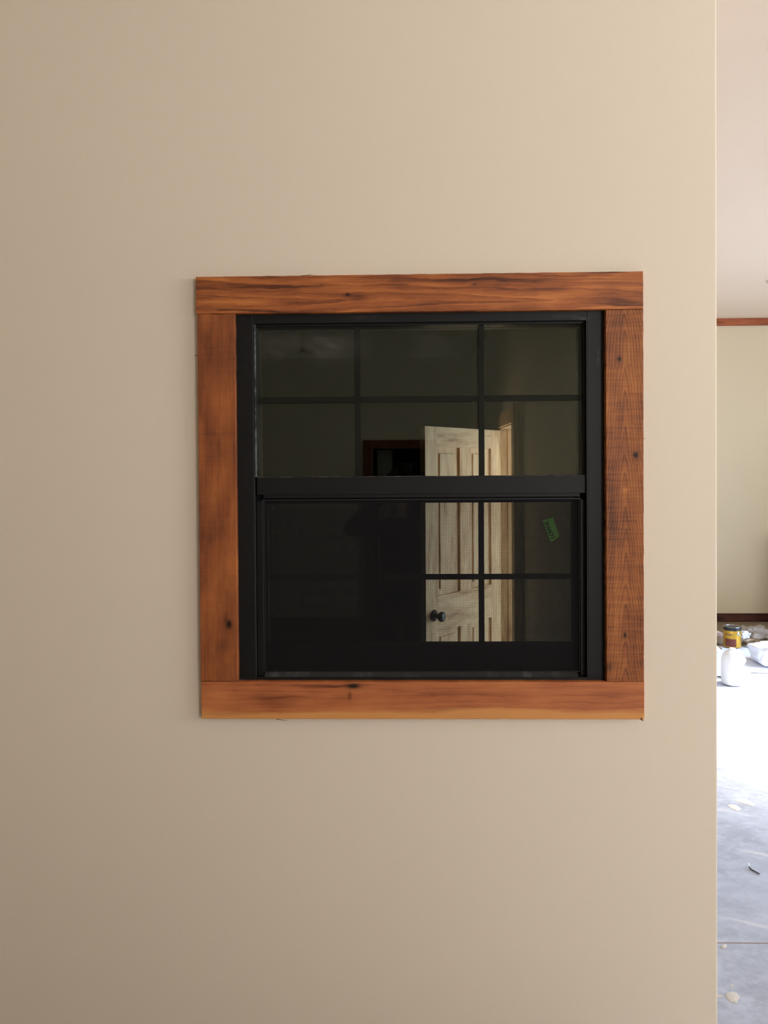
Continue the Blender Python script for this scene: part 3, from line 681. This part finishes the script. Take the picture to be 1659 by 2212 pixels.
def ring_thing():
    p = gz(1618, 1397); e = bmesh.new()
    R0, r0 = .074, .048; lathe(e, [(r0, 0), (R0, 0), (R0 + .001, .002), (R0 + .001, .024), (R0, .026), (r0, .026), (r0, 0)], 40)
    o = obj('tape_roll', e, plain('brown_tape', (.16, .10, .055), .4, .5, nscale=60)); o.location = (p.x + .02, p.y - .02, .034); o.rotation_euler = (R(6), R(-5), 0)
    tag(o, 'flat brown roll of tape lying beside the paint can', 'tape')
    obj('core', lathe(bmesh.new(), [(r0 - .0005, -.0004), (r0 - .0005, .0264), (r0 - .004, .0264), (r0 - .004, -.0004), (r0 - .0005, -.0004)], 40), plain('card_core', (.42, .33, .22), .8), o)
ring_thing()
def white_box():
    p = gz(1560, 1466); w_, d_, h_ = .26, .3, .20
    e = empty('carton', (p.x - .11, p.y + .17, .017)); e.rotation_euler = (0, 0, R(-8)); tag(e, 'white carton half hidden behind the wall corner, left of the jug', 'box')
    mt = plain('white_card', (.72, .75, .80), .6, .3)
    obj('body', B(-w_ / 2, w_ / 2, -d_ / 2, d_ / 2, 0, h_, bev=.003), mt, e)
    obj('flap', B(-w_ / 2 - .002, w_ / 2 + .002, -d_ / 2 - .03, .0, h_ - .001, h_ + .003, bev=.001), mt, e)
white_box()
def low_box():
    p = gz(1552, 1392); e = empty('cardboard_box', (p.x - .02, p.y + .05, .02)); tag(e, 'low tan cardboard box with pinkish top, left of the paint can', 'box')
    obj('body', B(-.06, .06, -.05, .05, 0, .055, bev=.002), plain('tan_card', (.42, .31, .22), .8), e)
    obj('lid', B(-.062, .062, -.052, .052, .0555, .083, bev=.002), plain('pink_card', (.62, .47, .43), .8), e)
low_box()
def cup():
    p = gz(1607, 1443); e = empty('plastic_cup', (p.x, p.y + .03, .056)); e.rotation_euler = (R(82), R(4), R(-38)); tag(e, 'small grey translucent plastic cup lying on its side behind the jug', 'cup')
    obj('body', lathe(bmesh.new(), [(0, .0), (.030, 0), (.033, .003), (.040, .085), (.042, .088), (.038, .088), (.031, .006), (0, .004)], 30), plain('grey_plastic', (.36, .35, .38), .35), e, True)
cup()
def strip(name, a, b, r, label, mat, z=.004, group=None):
    p, q = gz(*a), gz(*b); c = (p + q) / 2; c.z = 0
    pts = [p.lerp(q, t) - c + Vector((0, 0, z + .002 * math.sin(5 * t))) for t in (0, .25, .5, .75, 1)]
    o = obj(name, tube(bmesh.new(), pts, [r * .7, r, r, r * .9, r * .5], 7), mat); o.location = c
    return tag(o, label, 'stick')
M['darkwood'] = plain('dark_wood_offcut', (.035, .02, .018), .7)
strip('dark_strip', (1540, 1402.5), (1559, 1409), .008, 'short dark wood offcut lying on the white sheet near the carton', M['darkwood'], z=.215 if False else .03)
strip('dark_strip', (1546, 1462.5), (1566, 1467.5), .007, 'dark strip with the bottom edge shadow at the foot of the white carton', M['darkwood'], z=.008)  # dark strip that also carries the carton's bottom edge shadow
def nail():
    pts_px = [(1617.5, 1870), (1618, 1875.5), (1621, 1879), (1626, 1882), (1633, 1885.5), (1640, 1889.5)]
    pts = [gz(*p) for p in pts_px]; c = sum(pts, Vector()) / len(pts); c.z = 0
    e = empty('bent_twig', c); tag(e, 'small bent dark twig with a pale tip lying on the bare concrete', 'twig')
    zz = [.010, .006, .004, .0035, .0035, .0035]
    L = [p - c + Vector((0, 0, z)) for p, z in zip(pts, zz)]
    obj('stem', tube(bmesh.new(), L[1:], [.0022, .003, .0028, .0026, .0026], 8), M['darkwood'], e, True)
    obj('tip', tube(bmesh.new(), [L[0], L[0].lerp(L[1], .6), L[1]], [.0016, .0028, .0026], 8), plain('pale_tip', (.7, .75, .75), .5), e, True)
nail()
# splashes of drywall mud, thin with raised ragged edges
M['mud'] = plain('dried_drywall_mud', (.60, .565, .51), .85, .2, 0, 60, .12)
def splat(pts_px, label, th=.0025, seed=0):
    pts = [gz(*p) for p in pts_px]; c = sum(pts, Vector()) / len(pts); bm = bmesh.new(); lo, hi = [], []
    n = len(pts); dense = []
    for i in range(n):
        for t in (0, .25, .5, .75): dense.append(pts[i].lerp(pts[(i + 1) % n], t))
    for i, p in enumerate(dense):
        d = p - c; k = 1 + .18 * mn.noise(Vector((i * .9, seed, 1))); q = d * k
        lo.append(bm.verts.new((q.x, q.y, .0005))); hi.append(bm.verts.new((q.x * .88, q.y * .88, th * (.7 + .5 * mn.noise(Vector((i * .5, seed, 4)))))))
    m_ = len(dense)
    for i in range(m_): bm.faces.new((lo[i], lo[(i + 1) % m_], hi[(i + 1) % m_], hi[i]))
    t = bm.verts.new((0, 0, th * .8))
    for i in range(m_): bm.faces.new((hi[i], hi[(i + 1) % m_], t))
    bmesh.ops.recalc_face_normals(bm, faces=bm.faces[:])
    o = obj('mud_splatter', bm, M['mud'], None, True); o.location = (c.x, c.y, 0)
    return tag(o, label, 'splatter', 'dried drywall mud on the floor')
splat([(1567, 2147), (1573, 2144), (1582, 2142), (1592, 2145), (1599, 2156), (1594, 2160), (1592, 2168), (1586, 2166), (1578, 2165), (1570, 2156)], 'largest cream mud splatter on the floor below the slab joint', seed=1)
splat([(1548, 2144), (1553, 2151), (1561, 2150), (1560, 2154), (1553, 2155), (1547, 2152)], 'thin wavy mud splatter touching the wall corner, left of the largest one', .0015, 2)
splat([(1557, 2045), (1562, 2041), (1569, 2040), (1570, 2046), (1564, 2049), (1558, 2048)], 'small round mud splatter right at the slab joint', .003, 3)
splat([(1578, 2126), (1582, 2127), (1584, 2132), (1582, 2134), (1579, 2131)], 'tiny mud fleck just beyond the largest splatter', .001, 7)
splat([(1586, 1727), (1600, 1724), (1616, 1728), (1632, 1738), (1628, 1742), (1608, 1736), (1592, 1732)], 'long pale patch farthest up the floor, beyond the twig', .0015, 4)  # this and the next: thin pale patches on the slab
splat([(1570, 1740), (1580, 1737), (1592, 1740), (1602, 1748), (1594, 1752), (1580, 1747)], 'pale patch just in front of the long one', .0015, 5)
# small fixing left in the ceiling
pc = at(1663, 603, Z=ZC)
cw = empty('ceiling_wire', pc); tag(cw, 'tiny grey wire end poking out of the ceiling at the right edge', 'wire')
obj('strand', tube(bmesh.new(), [(0, 0, .0), (-.008, 0, -.012), (-.028, 0, -.018), (-.036, 0, -.016)], .003, 6), plain('grey_wire', (.2, .18, .17), .5), cw)
obj('strand', tube(bmesh.new(), [(.002, 0, .0), (.0, .0, -.02), (-.024, 0, -.034)], .003, 6), plain('grey_wire_2', (.25, .22, .2), .5), cw)

# unseen sheets, added only to shade the low part of the far wall
def shade_sheets():
    e = empty('shade_stack', (4.3, 4.75, 0)); tag(e, 'unseen stack of sheets added to shade the low far wall', 'stack')
    for k in range(5): obj('sheet', B(-.55, .55, k * .0135, k * .0135 + .0125, 0, 1.05 - .03 * (k % 3), bev=.001), plain('grey_shade_sheet', (.30, .27, .22), .9), e)
shade_sheets()

# ------------------------------------------------------------------ the photographer, mirrored faintly by the dark glass
def skinmesh(chains, sub=2):
    """chains of (point, radius) that share joints by position; grown into one continuous surface"""
    me = bpy.data.meshes.new('skin'); vs, es, rs, idx = [], [], [], {}
    def vid(p, r):
        k = tuple(round(c, 4) for c in p)
        if k not in idx: idx[k] = len(vs); vs.append(p); rs.append(r)
        return idx[k]
    for ch in chains:
        ids = [vid(p, r) for p, r in ch]
        es += list(zip(ids, ids[1:]))
    me.from_pydata(vs, es, []); o = bpy.data.objects.new('tmp', me); col.objects.link(o)
    md = o.modifiers.new('s', 'SKIN'); md.use_smooth_shade = True; md.branch_smoothing = .6
    for i, r in enumerate(rs):
        rr = r if isinstance(r, tuple) else (r, r)
        me.skin_vertices[0].data[i].radius = rr
    me.skin_vertices[0].data[0].use_root = True
    sb = o.modifiers.new('sub', 'SUBSURF'); sb.levels = sub; sb.render_levels = sub
    bpy.context.view_layer.update()
    out = bpy.data.meshes.new_from_object(o.evaluated_get(bpy.context.evaluated_depsgraph_get()))
    bpy.data.objects.remove(o); return out
def photographer():
    e = empty('person', (-.012, -2.30, 0)); e.scale = (.915, .915, .915); tag(e, 'person in a dark navy sweater holding a phone up, mirrored faintly in the glass', 'person')
    V = Vector
    pel, chest, neck = V((0, 0, .98)), V((0, 0, 1.30)), V((0, .01, 1.50))
    ch = [[(pel, (.15, .11)), (V((0, 0, 1.13)), (.135, .10)), (chest, (.165, .115)), (V((0, 0, 1.43)), (.12, .09)), (neck, (.056, .058)), (V((0, .02, 1.575)), (.055, .06)),
           (V((0, .03, 1.64)), (.070, .085)), (V((0, .03, 1.71)), (.074, .092)), (V((0, .02, 1.765)), (.055, .065))]]
    hands = []
    for s in (-1, 1):
        sh, el = V((s * .185, 0, 1.42)), V((s * .31, .17, 1.43)); wr = V((s * .080 + .035, .390, 1.675))
        palm = V((s * .064 + .033, .432, 1.715))
        ch.append([(V((0, 0, 1.43)), (.12, .09)), (sh, .062), (sh.lerp(el, .5), .050), (el, .041), (el.lerp(wr, .45), .040), (wr, (.028, .024)), (palm, (.036, .020))])
        for k, (ln_, dz) in enumerate(((.074, .030), (.082, .012), (.078, -.006), (.062, -.024))):
            a = palm + V((s * .012, .012, dz * .8)); b = a + V((-s * .004, ln_ * .42, dz * .25)); c = b + V((-s * ln_ * .40, .012, 0)); d = c + V((-s * ln_ * .28, -.004, 0))
            ch.append([(palm, (.036, .020)), (a, .011), (b, .0095), (c, .0085), (d, .007)])
        a = palm + V((-s * .020, -.012, .012)); b = a + V((-s * .020, -.012, .028)); c = b + V((-s * .004, -.002, .026))
        ch.append([(palm, (.036, .020)), (a, .013), (b, .011), (c, .009)])
        hip, kn, an = V((s * .095, 0, .90)), V((s * .11, .01, .50)), V((s * .12, -.02, .10))
        ch.append([(pel, (.15, .11)), (hip, .088), (hip.lerp(kn, .5), .076), (kn, .056), (kn.lerp(an, .4), .054), (an, .038), (V((s * .125, .06, .050)), (.042, .040)), (V((s * .13, .15, .036)), (.040, .026))])
    me = skinmesh(ch)
    b = bpy.data.objects.new('body', me); col.objects.link(b); b.parent = e
    skin = plain('skin', (.50, .30, .21), .55, .4); navy = plain('navy_sweater', (.018, .020, .030), .9, .1); jean = plain('dark_jeans', (.020, .024, .038), .9, .1); shoe = plain('dark_shoes', (.02, .02, .02), .6)
    me.materials.clear()
    for m_ in (skin, navy, jean, shoe): me.materials.append(m_)
    for p in me.polygons:
        c = p.center; p.use_smooth = True
        p.material_index = 3 if c.z < .095 else 2 if c.z < 1.0 else 0 if (c.z > 1.50 and abs(c.x) < .12 and c.y < .2) or c.y > .40 else 1
    def bit(name, mat, prof_c, r):
        bm = bmesh.new(); bmesh.ops.create_icosphere(bm, subdivisions=3, radius=1)
        for v in bm.verts: v.co = V((prof_c[0] + v.co.x * r[0], prof_c[1] + v.co.y * r[1], prof_c[2] + v.co.z * r[2]))
        return obj(name, bm, mat, e, True)
    bm = bmesh.new(); bmesh.ops.create_icosphere(bm, subdivisions=4, radius=1)
    for v in bm.verts:
        c = v.co; d = 1 + .05 * mn.noise(c * 6)
        f = .80 if (c.y > .45 and c.z < .45) else 1.0
        v.co = V((c.x * .083 * d * f, .018 + c.y * .102 * d * f, 1.722 + c.z * (.075 if c.z > 0 else .06) * d))
    obj('hair', bm, plain('dark_brown_hair', (.02, .012, .008), .7), e, True)
    for s in (-1, 1):
        bit('eye', plain('eye_white', (.6, .6, .58), .3), (s * .030, .112, 1.665), (.011, .010, .007)); bit('ear', skin, (s * .078, .03, 1.655), (.010, .018, .030))
    bit('nose', skin, (0, .128, 1.640), (.013, .018, .024)); bit('mouth', plain('lips', (.32, .13, .11), .5), (0, .113, 1.603), (.024, .010, .006))
    return e
photographer()
ph = empty('phone', (.018, -1.858, 1.598)); tag(ph, 'black phone held up in both hands by the mirrored person', 'phone')
obj('body', B(-.038, .038, -.004, .004, -.074, .074, bev=.003), plain('black_phone', (.01, .01, .012), .3), ph)
obj('camera_bump', B(-.034, -.006, .004, .0065, .034, .066, bev=.001), plain('black_glass_bump', (.006, .006, .008), .1), ph)
